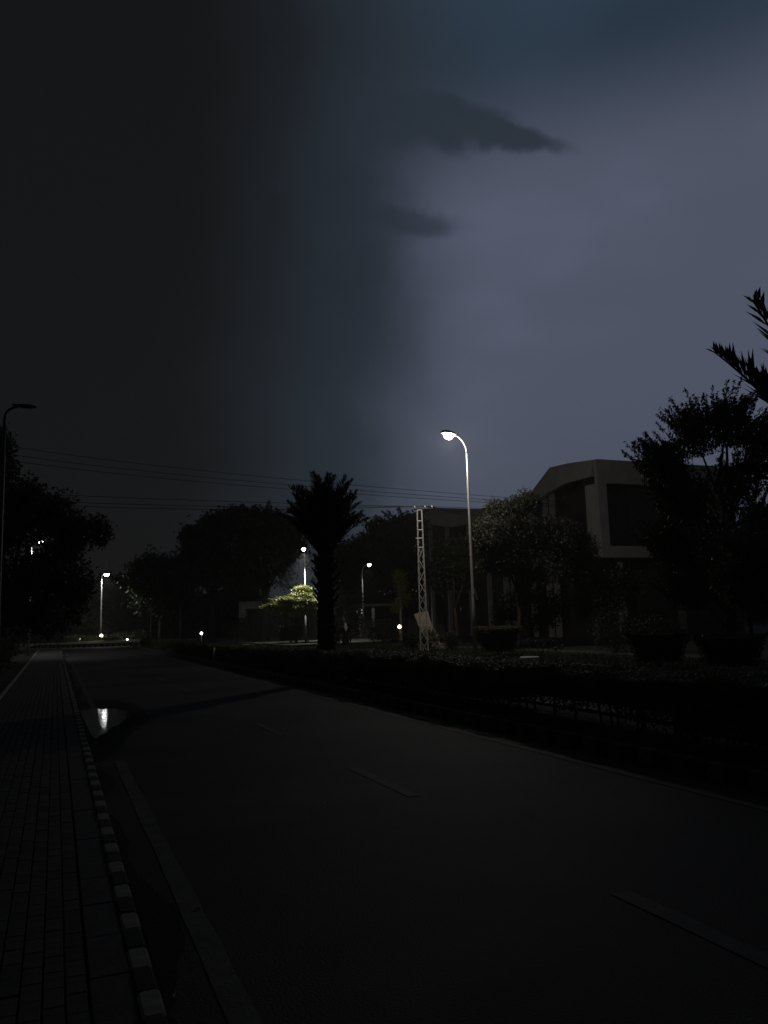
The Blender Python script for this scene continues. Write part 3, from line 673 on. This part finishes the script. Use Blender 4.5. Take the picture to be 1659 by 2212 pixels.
def palm(label, base, crown, fronds, tr=.22, flen=2.6, ll=.42, meshes=None, group='date palms'):
    base = Vector(base); crown = Vector(crown); root = empty('date_palm', base); tag(root, label, 'palm', group)
    h = crown - base; mb = MB(); rings = []; k = 0; nr = 46
    for i in range(nr):
        s = i / (nr - 1); c = h * s; r_ = tr * (1.12 - .2 * s + (.10 if i % 2 else -.03)) * (1.35 if s > .9 else 1)
        rings.append([c + Vector((math.cos(a), math.sin(a), 0)) * r_ * (1 + .08 * math.sin(5 * a + i * 1.3)) for a in [2 * math.pi * j / 14 for j in range(14)]])
    mb.loft(rings); mb.build('trunk', 'palm_bark', root)
    for i, (az, pit, sc) in enumerate(fronds):
        link('frond', meshes[i % len(meshes)], root, h + Vector((math.cos(R(az)), math.sin(R(az)), 0)) * tr * .4 + Vector((0, 0, random.uniform(-.1, .15))), Euler((random.uniform(-.3, .3), -R(pit), R(az)), 'XYZ'), sc)
    # cut leaf bases below the crown
    for i in range(26):
        a = i * 2.4; z = h.z * (.62 + .36 * i / 26); c = h * (z / h.z)
        mb = MB(); d = Vector((math.cos(a), math.sin(a), 1.1)).normalized(); s0 = c + Vector((math.cos(a), math.sin(a), 0)) * tr * .9
        mb.tube([s0, s0 + d * tr * 1.3], [tr * .22, tr * .09], 5); mb.build('leaf_base', 'palm_bark', root)
    return root
FM = [frond_mesh(2.6, .5, .5, 1, 60), frond_mesh(2.6, .35, .52, 2, 60), frond_mesh(2.6, .7, .48, 3, 60)]
def frond_set(n, lo, hi, s0, s1, off=0):
    out = []
    for i in range(n):
        t__ = i / (n - 1); out.append((off + i * 137.5 + random.uniform(-10, 10), lo + (hi - lo) * t__ + random.uniform(-6, 6), (s0 + (s1 - s0) * t__) * random.uniform(.9, 1.08)))
    return out
c1_ = at_x(702, 1205, 8.0); b_ = Vector((8.0, c1_.y, .12))
palm('date palm in the median standing free against the dark sky', b_, c1_, frond_set(64, 54, 88, .70, 1.02), .26, meshes=FM)
pr = at_x(1850, 1100, 8.0); pr = Vector((8.0, pr.y, pr.z))
IL = math.degrees(math.atan2(math.sin(YAW), -math.cos(YAW)))      # world direction that points left in the photo
fr = [(IL - 5, 62, .80), (IL + 10, 76, .95), (IL + 170, 40, .9), (IL + 8, 30, .52), (IL - 160, 45, .9)] + frond_set(14, 70, 88, .6, .8, 20)
palm('near date palm whose fronds reach in at the right edge', (8.0, pr.y, .12), pr, fr, .24, meshes=[frond_mesh(2.7, .3, .66, 5, 64), frond_mesh(2.7, .25, .66, 6, 64), frond_mesh(2.7, .45, .62, 7, 64)])
p3 = at_d(868, 1165, 73); palm('date palm behind the lattice mast with arching fronds', (p3.x, p3.y, .1), p3, frond_set(28, 0, 75, .95, 1.3, 40), .24, meshes=FM)
p4 = at_d(575, 1150, 81); palm('date palm rising out of the dark trees left of the lamp', (p4.x, p4.y, .1), p4, frond_set(26, 0, 75, .9, 1.2, 70), .24, meshes=FM)

# ------------------------------------------------------------------ trees
tree('broadleaf_tree', 'large dark tree over the pavement at the left edge', (-2.3, 31.5, .1),
     [B(60, 1080, 46, 40, 31, 1.0), B(112, 1105, 44, 42, 31.5, 1.0), B(20, 1130, 60, 60, 31, 1.1), B(140, 1150, 58, 44, 31, 1.1), B(195, 1150, 40, 30, 30.5, .6), B(60, 1240, 70, 42, 31.5, 1.1), B(130, 1225, 55, 48, 31, 1.0), B(165, 1275, 32, 40, 31, .6), B(30, 1320, 80, 50, 31.5, 1.2), B(110, 1320, 55, 50, 32, .8)],
     'leaf_dark', .15, 30, .16, 40, .15)
tree('columnar_tree', 'tall narrow dark tree cut by the left edge behind the unlit lamp', (-5.0, 33, .1),
     [B(-20, 960, 32, 30, 33), B(-14, 1010, 40, 45, 33), B(-30, 1080, 50, 60, 33), B(-30, 1180, 55, 70, 33), B(-30, 1280, 60, 60, 33)], 'leaf_dark', .15, 34, .17, 55, .15)
far_t = 'trees at the far end of the road'
tree('broadleaf_tree', 'dark tree left of the far lamp at the end of the road', at_d(150, 1385, 112).xy.to_3d() + Vector((0, 0, .1)), [B(110, 1290, 70, 50, 110), B(165, 1300, 50, 42, 108), B(190, 1330, 50, 40, 110), B(60, 1320, 80, 60, 110)], 'leaf_dark', .5, 30, .6, 40, .25, far_t)
tree('broadleaf_tree', 'dark tree just right of the far lamp at the end of the road', at_d(265, 1385, 125).xy.to_3d() + Vector((0, 0, .1)), [B(250, 1285, 45, 36, 122), B(300, 1300, 50, 46, 120), B(270, 1330, 70, 40, 120), B(215, 1320, 40, 50, 122)], 'leaf_dark', .5, 30, .6, 40, .25, far_t)
tree('broadleaf_tree', 'dark spreading tree between the far lamp and the tall rounded trees', at_d(345, 1385, 100).xy.to_3d() + Vector((0, 0, .1)), [B(345, 1228, 44, 30, 98), B(310, 1245, 32, 30, 98), B(380, 1250, 45, 40, 97), B(350, 1290, 70, 45, 98)], 'leaf_dark', .42, 30, .5, 40, .25, far_t)
tree('broadleaf_tree', 'tall rounded dark tree with its left side against the sky', at_d(460, 1385, 84).xy.to_3d() + Vector((0, 0, .1)), [B(425, 1165, 36, 30, 78), B(470, 1140, 40, 32, 78), B(445, 1195, 50, 40, 78), B(510, 1125, 40, 26, 77), B(480, 1230, 80, 45, 78), B(420, 1220, 30, 40, 78)], 'leaf_dark', .34, 34, .36, 55, .28, far_t)
tree('broadleaf_tree', 'tall rounded dark tree beside the lit lamp left of the palm', at_d(570, 1385, 80).xy.to_3d() + Vector((0, 0, .1)), [B(550, 1130, 40, 26, 74), B(590, 1140, 40, 30, 74), B(560, 1180, 60, 40, 74), B(620, 1170, 40, 40, 75), B(560, 1235, 80, 40, 75)], 'leaf_dark', .34, 34, .36, 55, .28, far_t)
tree('broadleaf_tree', 'dark tree filling the gap behind the palm trunk', at_d(760, 1385, 104).xy.to_3d() + Vector((0, 0, .1)), [B(730, 1215, 60, 40, 92), B(790, 1190, 55, 36, 92), B(760, 1255, 80, 40, 92), B(840, 1235, 50, 50, 92)], 'leaf_dark', .42, 32, .45, 50, .28, far_t)
tree('broadleaf_tree', 'dark tree left of the lattice mast below the folded roof', at_d(850, 1385, 66).xy.to_3d() + Vector((0, 0, .1)), [B(830, 1150, 50, 30, 62), B(880, 1140, 34, 26, 62), B(860, 1190, 60, 36, 62), B(858, 1240, 38, 36, 62), B(890, 1240, 34, 44, 62)], 'leaf_dark', .26, 34, .28, 60, .22, far_t)
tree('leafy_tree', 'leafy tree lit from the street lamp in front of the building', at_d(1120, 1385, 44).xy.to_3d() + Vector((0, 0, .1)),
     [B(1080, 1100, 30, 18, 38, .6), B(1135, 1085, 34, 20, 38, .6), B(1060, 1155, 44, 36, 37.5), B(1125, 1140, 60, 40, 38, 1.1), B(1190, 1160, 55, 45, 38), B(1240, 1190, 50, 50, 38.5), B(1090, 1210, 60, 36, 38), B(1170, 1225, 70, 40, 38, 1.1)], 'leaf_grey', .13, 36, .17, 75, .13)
tree('leafy_tree', 'low dark tree under the building corner beside the leafy lit tree', at_d(1290, 1385, 46).xy.to_3d() + Vector((0, 0, .1)), [B(1270, 1240, 45, 30, 38), B(1330, 1260, 60, 36, 38), B(1300, 1300, 60, 36, 38)], 'leaf_dark', .14, 34, .18, 70, .12)
tree('leafy_tree', 'low dark tree before the columns under the leafy lit tree', at_d(1150, 1390, 47).xy.to_3d() + Vector((0, 0, .1)), [B(1130, 1290, 46, 26, 41), B(1200, 1310, 44, 30, 41), B(1090, 1330, 30, 22, 41, .6), B(1165, 1340, 40, 20, 41, .6)], 'leaf_dark', .15, 26, .2, 34, .1)
tree('leafy_tree', 'dark tree between the mast and the lamp pole under the folded roof', at_d(985, 1385, 50).xy.to_3d() + Vector((0, 0, .1)), [B(975, 1190, 40, 28, 46), B(1000, 1230, 50, 40, 46), B(960, 1240, 40, 36, 46)], 'leaf_dark', .16, 34, .2, 60, .12)
tree('leafy_tree', 'greyish tree low at the right edge under the palm', at_d(1620, 1390, 28).xy.to_3d() + Vector((0, 0, .1)), [B(1600, 1180, 50, 36, 19), B(1660, 1220, 60, 50, 19), B(1590, 1255, 44, 40, 19), B(1640, 1290, 60, 40, 19)], 'leaf_grey', .10, 32, .14, 60, .09)
# slender ivy-clad tree and the bright small tree
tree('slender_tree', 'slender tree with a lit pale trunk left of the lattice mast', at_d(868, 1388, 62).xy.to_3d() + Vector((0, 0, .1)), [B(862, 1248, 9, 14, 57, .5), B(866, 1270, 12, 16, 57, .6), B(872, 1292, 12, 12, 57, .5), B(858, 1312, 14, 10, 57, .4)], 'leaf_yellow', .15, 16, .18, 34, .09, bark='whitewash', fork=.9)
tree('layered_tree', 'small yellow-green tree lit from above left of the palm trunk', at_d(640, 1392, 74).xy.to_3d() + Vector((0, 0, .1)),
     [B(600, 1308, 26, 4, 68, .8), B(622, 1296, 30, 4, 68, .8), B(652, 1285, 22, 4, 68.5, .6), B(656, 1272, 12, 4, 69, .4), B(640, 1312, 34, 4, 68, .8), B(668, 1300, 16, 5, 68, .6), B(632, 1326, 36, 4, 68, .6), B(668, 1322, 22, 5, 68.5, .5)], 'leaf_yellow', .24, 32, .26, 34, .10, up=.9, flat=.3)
# dark tree with upswept sprays at the right
sp = at_d(1560, 1400, 31); base = Vector((sp.x, sp.y, .1)); root = empty('upswept_tree', base); tag(root, 'big dark tree with upswept leafy sprays at the right', 'tree')
cblobs = [B(1440, 1010, 60, 80, 23), B(1500, 940, 60, 70, 23.5), B(1570, 920, 70, 70, 23), B(1640, 960, 60, 80, 22.5), B(1480, 1090, 80, 80, 23), B(1590, 1060, 90, 90, 23), B(1460, 1190, 70, 70, 23.5), B(1560, 1180, 90, 80, 23), B(1640, 1150, 60, 90, 23), B(1500, 1280, 90, 60, 23.5)]
mb = MB(); apex = at_y(1570, 960, 23.2)
tb = Vector((cblobs[7][0][0], cblobs[7][0][1], .1)); root.location = tb
mb.tube([tb, tb.lerp(apex, .4), apex], [.22, .16, .04], 9)
PP = []; DD = []
for c, r_, w_ in cblobs:
    c = Vector(c); mb.tube([tb + Vector((0, 0, max(1, c.z - 2.5))), c], [.06, .02], 5)
    for s in range(60):
        d = Vector((random.gauss(0, 1), random.gauss(0, 1), random.gauss(0, .8))).normalized()
        p0 = c + Vector((d.x * r_[0], d.y * r_[1], d.z * r_[2])) * random.uniform(.2, .68)
        ax = (p0 - Vector((tb.x, tb.y, p0.z - 1.0))); ax.z = abs(ax.z) + random.uniform(.3, 1.2); ax = ax.normalized() + Vector((random.uniform(-.25, .25), random.uniform(-.25, .25), random.uniform(0, .3))); ax.normalize()
        l = random.uniform(.7, 1.35); mb.tube([p0, p0 + ax * l], [.012, .005], 4)
        for q in range(80):
            tt = random.uniform(.0, 1.05); PP.append(p0 + ax * l * tt + Vector((random.gauss(0, .042), random.gauss(0, .042), random.gauss(0, .042))))
            DD.append(ax + Vector((random.gauss(0, .6), random.gauss(0, .6), random.gauss(0, .6))))
    n_ = 3200; q = np.clip(rng.normal(size=(n_, 3)), -1.6, 1.6) * .34 * np.array(r_) + np.array(c); PP += [Vector(v) for v in q]; DD += [Vector((0, 0, 1))] * n_
o = mb.build('trunk', 'bark', root, smooth=True); o.location = -tb
V = leaves(np.array(PP), .135, .42, 0, np.array(DD), 1.0); link('crown', np_mesh('crown', V, 4, 'leaf_dark'), root, -tb)

# ------------------------------------------------------------------ shrubs
def shrub(label, p, rx, ry, h, leaf='leaf_dark', ls=.08, n=2600, box=False, name='shrub', group='shrubs on the far verge', taper=1.0):
    p = Vector(p); root = empty(name, p); tag(root, label, 'shrub', group)
    if box:
        q = rng.uniform(-1, 1, (n, 3)); ax = rng.integers(0, 5, n)
        for i, (a_, s_) in enumerate(((0, 1), (0, -1), (1, 1), (1, -1), (2, 1))): q[ax == i, a_] = s_ * (1 - np.abs(rng.normal(0, .05, (ax == i).sum())))
        zz_ = (q[:, 2] + 1) / 2; k_ = taper + (1 - taper) * zz_; P_ = np.stack([q[:, 0] * rx * k_, q[:, 1] * ry * k_, .18 + zz_ * (h - .18)], 1)
        mb = MB(); t0 = taper * .8
        mb.loft([[(-rx * t0, -ry * t0, .25), (rx * t0, -ry * t0, .25), (rx * t0, ry * t0, .25), (-rx * t0, ry * t0, .25)], [(-rx * .86, -ry * .86, h * .92), (rx * .86, -ry * .86, h * .92), (rx * .86, ry * .86, h * .92), (-rx * .86, ry * .86, h * .92)]]); mb.build('inner_twigs', 'bark', root)
    else:
        d = rng.normal(size=(n, 3)); d /= np.linalg.norm(d, axis=1, keepdims=True); r_ = rng.uniform(.2, 1, (n, 1)) ** .5
        lob = 1 + .22 * np.sin(d[:, :1] * 5 + p.x) * np.cos(d[:, 1:2] * 4 + p.y) + .15 * np.sin(d[:, 2:] * 7 + p.x * 3)
        P_ = d * r_ * lob * np.array([rx, ry, h / 2]); P_[:, 2] += h / 2; P_ = P_[P_[:, 2] > .02]
    stuff(link('foliage', np_mesh('foliage', leaves(P_, ls, .5, .2), 4, leaf), root))
    for i in range(5):
        a = i * 1.26; mb = MB(); mb.tube([(0, 0, -.05), (math.cos(a) * rx * .2, math.sin(a) * ry * .2, h * .3), (math.cos(a) * rx * .5, math.sin(a) * ry * .5, h * .75)], [.025, .018, .008], 5); mb.build('stem', 'bark', root)
    return root
def gpt(px, D, z=.1): q = at_d(px, 1380, D); return (q.x, q.y, z)
shrub('clipped block shrub with flat top right of the lamp pole', gpt(1076, 37), .85, .85, 1.32, 'hedge_leaf', .07, 5000, True, 'clipped_shrub', 'clipped block shrubs', .62)
shrub('clipped dark block shrub under the yellow-green tree', gpt(628, 72), .85, .85, 1.5, 'leaf_dark', .12, 2500, True, 'clipped_shrub', 'clipped block shrubs', .9)
shrub('clipped block shrub behind the hedge towards the right edge', gpt(1420, 27), .75, .7, 1.15, 'leaf_dark', .07, 4500, True, 'clipped_shrub', 'clipped block shrubs', .7)
shrub('clipped block shrub nearest the right edge behind the hedge', gpt(1575, 25), .75, .7, 1.05, 'leaf_dark', .07, 4500, True, 'clipped_shrub', 'clipped block shrubs', .7)
shrub('loose pale shrub growing behind the two people', gpt(757, 66), 1.5, 1.2, 4.6, 'leaf_grey', .17, 3800)
shrub('shrub round the foot of the lattice mast', gpt(925, 44.5), .75, .6, 1.25, 'leaf_grey', .10, 2200)
shrub('loose shrub just right of the mast foot', gpt(975, 44), .55, .5, 1.1, 'leaf_mid', .09, 1600)
shrub('shrub left of the mast foot beside the low warm lamp', gpt(890, 49), .7, .6, 1.0, 'leaf_dark', .1, 1500)
shrub('dark shrub under the slender tree', gpt(828, 60), 1.3, 1.0, 2.0, 'leaf_dark', .15, 2200)
shrub('dark bushy shrub below the building corner', gpt(1330, 38), 1.3, 1.0, 2.0, 'leaf_mid', .1, 3000)
shrub('dark bushy shrub right of the building corner', gpt(1420, 37), 1.5, 1.0, 1.7, 'leaf_dark', .1, 2600)
shrub('dark shrub hiding the foot of the gatehouse', gpt(528, 80.5), 1.6, .8, 2.4, 'leaf_dark', .2, 2600)
shrub('dark shrub right of the gatehouse under its roof', gpt(564, 80.5), 1.3, .8, 2.9, 'leaf_dark', .2, 2400)
shrub('leafy shrub by the two people on their left', gpt(727, 58), .45, .4, 2.2, 'leaf_grey', .14, 900)
# plant of a few pale leafy heads
pl = gpt(1165, 34.5); root = empty('flowering_plant', pl); tag(root, 'sparse plant with a few pale leafy heads on bent stems', 'plant')
k = 34.5 / FPX
for dx, zc, r_ in ((-13, 1384, 18), (22, 1386, 9), (12, 1396, 7), (36, 1400, 11)):
    zz_ = at_d(1165 + dx, zc, 34.5).z - .1; c = Vector((math.cos(YAW) * dx * k, -math.sin(YAW) * dx * k, zz_))
    P_ = np.array(c) + rng.normal(size=(60, 3)) * np.array([r_ * k * .5, r_ * k * .5, r_ * k * .25]); link('leafy_head', np_mesh('leafy_head', leaves(P_, .10, .55, .8), 4, 'leaf_grey'), root)
    mb = MB(); mb.tube([(0, 0, -.05), c * .5 + Vector((0, 0, .12)), c], [.016, .012, .006], 5); mb.build('stem', 'bark', root)
# shrubs left of the pavement
for i in range(13):
    y0 = 13 + i * 3.6 + random.uniform(-.5, .5); sd = random.uniform(.8, 1.15)
    shrub(('nearest second third fourth fifth sixth seventh eighth ninth tenth eleventh twelfth farthest').split()[i] + ' dark shrub in the row along the left edge of the pavement', (-2.75 - random.uniform(0, .5), y0, .09), 1.05 * sd, 1.7 * sd, random.uniform(.75, 1.05) + .05 * i, 'leaf_dark', .08 + .004 * i, 2600, group='shrubs left of the pavement')
# planting on the roundabout and a dark belt of shrubs beyond
for i, (px, D, h_) in enumerate(((190, 96, .7), (236, 92, .7), (262, 95, .9), (160, 97, .8), (300, 96, 1.1))):
    shrub(f'low planting on the roundabout mound, {("first", "second", "third", "fourth", "fifth")[i]} clump from the far lamp', gpt(px, D, .45), 1.2, 1.0, h_, 'leaf_mid', .16, 900, group='roundabout planting')
n = 60000; a = rng.uniform(R(-12), R(50), n); Dd = rng.uniform(118, 150, n); hh = 6.5 + 1.5 * np.sin(a * 40) + 1.2 * np.sin(a * 91 + 1)
P_ = np.stack([np.sin(a) * Dd, np.cos(a) * Dd, hh * rng.uniform(0, 1, n) ** .8], 1)
bw = stuff(link('far_wood', np_mesh('far_wood', leaves(P_, 1.1, .6, .1), 4, 'leaf_dark')), 'far dark belt of trees and undergrowth beyond the roundabout'); bw['category'] = 'trees'
# rough grass along the verge kerb
n = 26000; P_ = np.stack([rng.uniform(16.8, 22, n), 14 + 46 * rng.uniform(0, 1, n) ** 1.2, np.full(n, .14)], 1)
gl = leaves(P_, .16, .10, 0, np.tile(np.array([0, 0, 1.0]), (n, 1)), .9); gr = stuff(link('grass', np_mesh('grass', gl, 4, 'leaf_mid')), 'rough short grass on the far verge'); gr['category'] = 'grass'

# ------------------------------------------------------------------ two people on the far verge
def skin_body(name, joints, edges, m, root):
    me = bpy.data.meshes.new(name); me.from_pydata([j[:3] for j in joints], edges, []); o = bpy.data.objects.new(name, me); C.objects.link(o)
    mod = o.modifiers.new('skin', 'SKIN'); sv = me.skin_vertices[0].data
    for i, j in enumerate(joints): sv[i].radius = (j[3], j[4] if len(j) > 4 else j[3])
    sv[0].use_root = True; sub = o.modifiers.new('sub', 'SUBSURF'); sub.levels = 2; sub.render_levels = 2
    dg = bpy.context.evaluated_depsgraph_get(); me2 = bpy.data.meshes.new_from_object(o.evaluated_get(dg)); bpy.data.objects.remove(o)
    me2.materials.clear(); me2.materials.append(MATS[m])
    for p_ in me2.polygons: p_.use_smooth = True
    me2.name = name; return link(name, me2, root)
def ellring(cx, cy, z, rx, ry, n=16): return [(cx + rx * math.cos(2 * math.pi * j / n), cy + ry * math.sin(2 * math.pi * j / n), z) for j in range(n)]
def person(label, loc, rz, robe, scarf, dress, h=1.6):
    root = empty('person', loc, rz); s = h / 1.7; root.scale = (s, s, s); tag(root, label, 'person', 'people on the far verge')
    J = [(0, 0, .95, .15, .11), (0, 0, 1.15, .13, .10), (0, 0, 1.34, .17, .11), (0, .0, 1.46, .055), (0, .015, 1.55, .07, .08), (0, .02, 1.66, .06, .075),
         (-.19, 0, 1.40, .058), (-.25, .0, 1.13, .044), (-.20, .14, .93, .034), (.19, 0, 1.40, .058), (.26, 0, 1.13, .044), (.21, .12, .92, .034),
         (-.09, 0, .86, .085), (-.10, .02, .48, .06), (-.10, -.02, .08, .042), (-.11, .10, .035, .038), (.09, 0, .86, .085), (.10, .06, .48, .06), (.10, .08, .08, .042), (.11, .20, .035, .038)]
    E_ = [(0, 1), (1, 2), (2, 3), (3, 4), (4, 5), (2, 6), (6, 7), (7, 8), (2, 9), (9, 10), (10, 11), (0, 12), (12, 13), (13, 14), (14, 15), (0, 16), (16, 17), (17, 18), (18, 19)]
    skin_body('body', J, E_, dress if not robe else 'skin', root)
    if robe:
        mb = MB(); mb.loft([ellring(0, .02, .04, .33, .30), ellring(0, .01, .3, .28, .24), ellring(0, 0, .7, .23, .19), ellring(0, 0, .95, .22, .17), ellring(0, 0, 1.15, .24, .16), ellring(0, 0, 1.34, .25, .15), ellring(0, 0, 1.42, .2, .13), ellring(0, 0, 1.47, .08, .08)]); mb.build('robe', robe, root, smooth=True)
        for sx in (-1, 1): mb = MB(); mb.tube([(sx * .2, 0, 1.4), (sx * .29, 0, 1.14), (sx * .22, .13, .96)], [.085, .075, .07], 10); mb.build('sleeve', robe, root, smooth=True)
    else:
        mb = MB(); mb.loft([ellring(0, 0, .55, .23, .18), ellring(0, 0, .9, .2, .15), ellring(0, 0, 1.15, .19, .14), ellring(0, 0, 1.36, .21, .135), ellring(0, 0, 1.44, .12, .09)]); mb.build('tunic', dress, root, smooth=True)
        mb = MB(); mb.loft([ellring(0, -.01, 1.52, .075, .085), ellring(0, -.005, 1.6, .09, .1), ellring(0, .0, 1.68, .085, .095), ellring(0, .005, 1.735, .045, .05)]); mb.build('hair', 'hair', root, smooth=True)
    if scarf:
        mb = MB(); mb.loft([ellring(.0, -.05, 1.02, .05, .03), ellring(0, -.05, 1.12, .10, .115), ellring(0, -.03, 1.25, .15, .145), ellring(0, -.01, 1.38, .2, .155), ellring(0, 0, 1.46, .13, .115), ellring(0, .0, 1.54, .095, .105), ellring(0, .005, 1.63, .102, .115), ellring(0, .005, 1.70, .085, .095), ellring(0, .005, 1.745, .035, .04)]); mb.build('headscarf', scarf, root, smooth=True)
    return root
pp = at_d(747, 1395, 57); person('person in a long black robe and white headscarf standing behind the hedge', (pp.x, pp.y, .1), -YAW + .3, 'cloth_black', 'cloth_white', None, 1.62)
pp = at_d(729, 1395, 57.3); person('person in dark clothes standing beside the person with a white headscarf', (pp.x, pp.y, .1), -YAW - .4, None, None, 'cloth_navy', 1.66)

# ------------------------------------------------------------------ damp night air: gives the lamps their soft glow
hz_ = bpy.data.materials.new('haze'); hz_.use_nodes = True; t = hz_.node_tree; t.nodes.clear()
pv_ = t.nodes.new('ShaderNodeVolumePrincipled'); pv_.inputs['Color'].default_value = (.95, .95, .95, 1); pv_.inputs['Density'].default_value = HAZE
mo_ = t.nodes.new('ShaderNodeOutputMaterial'); t.links.new(pv_.outputs[0], mo_.inputs['Volume']); MATS['haze'] = hz_
mb = MB(); mb.box(-420, 420, -140, 620, -1.5, 19); stuff(mb.build('haze', 'haze'), 'thin damp night air')
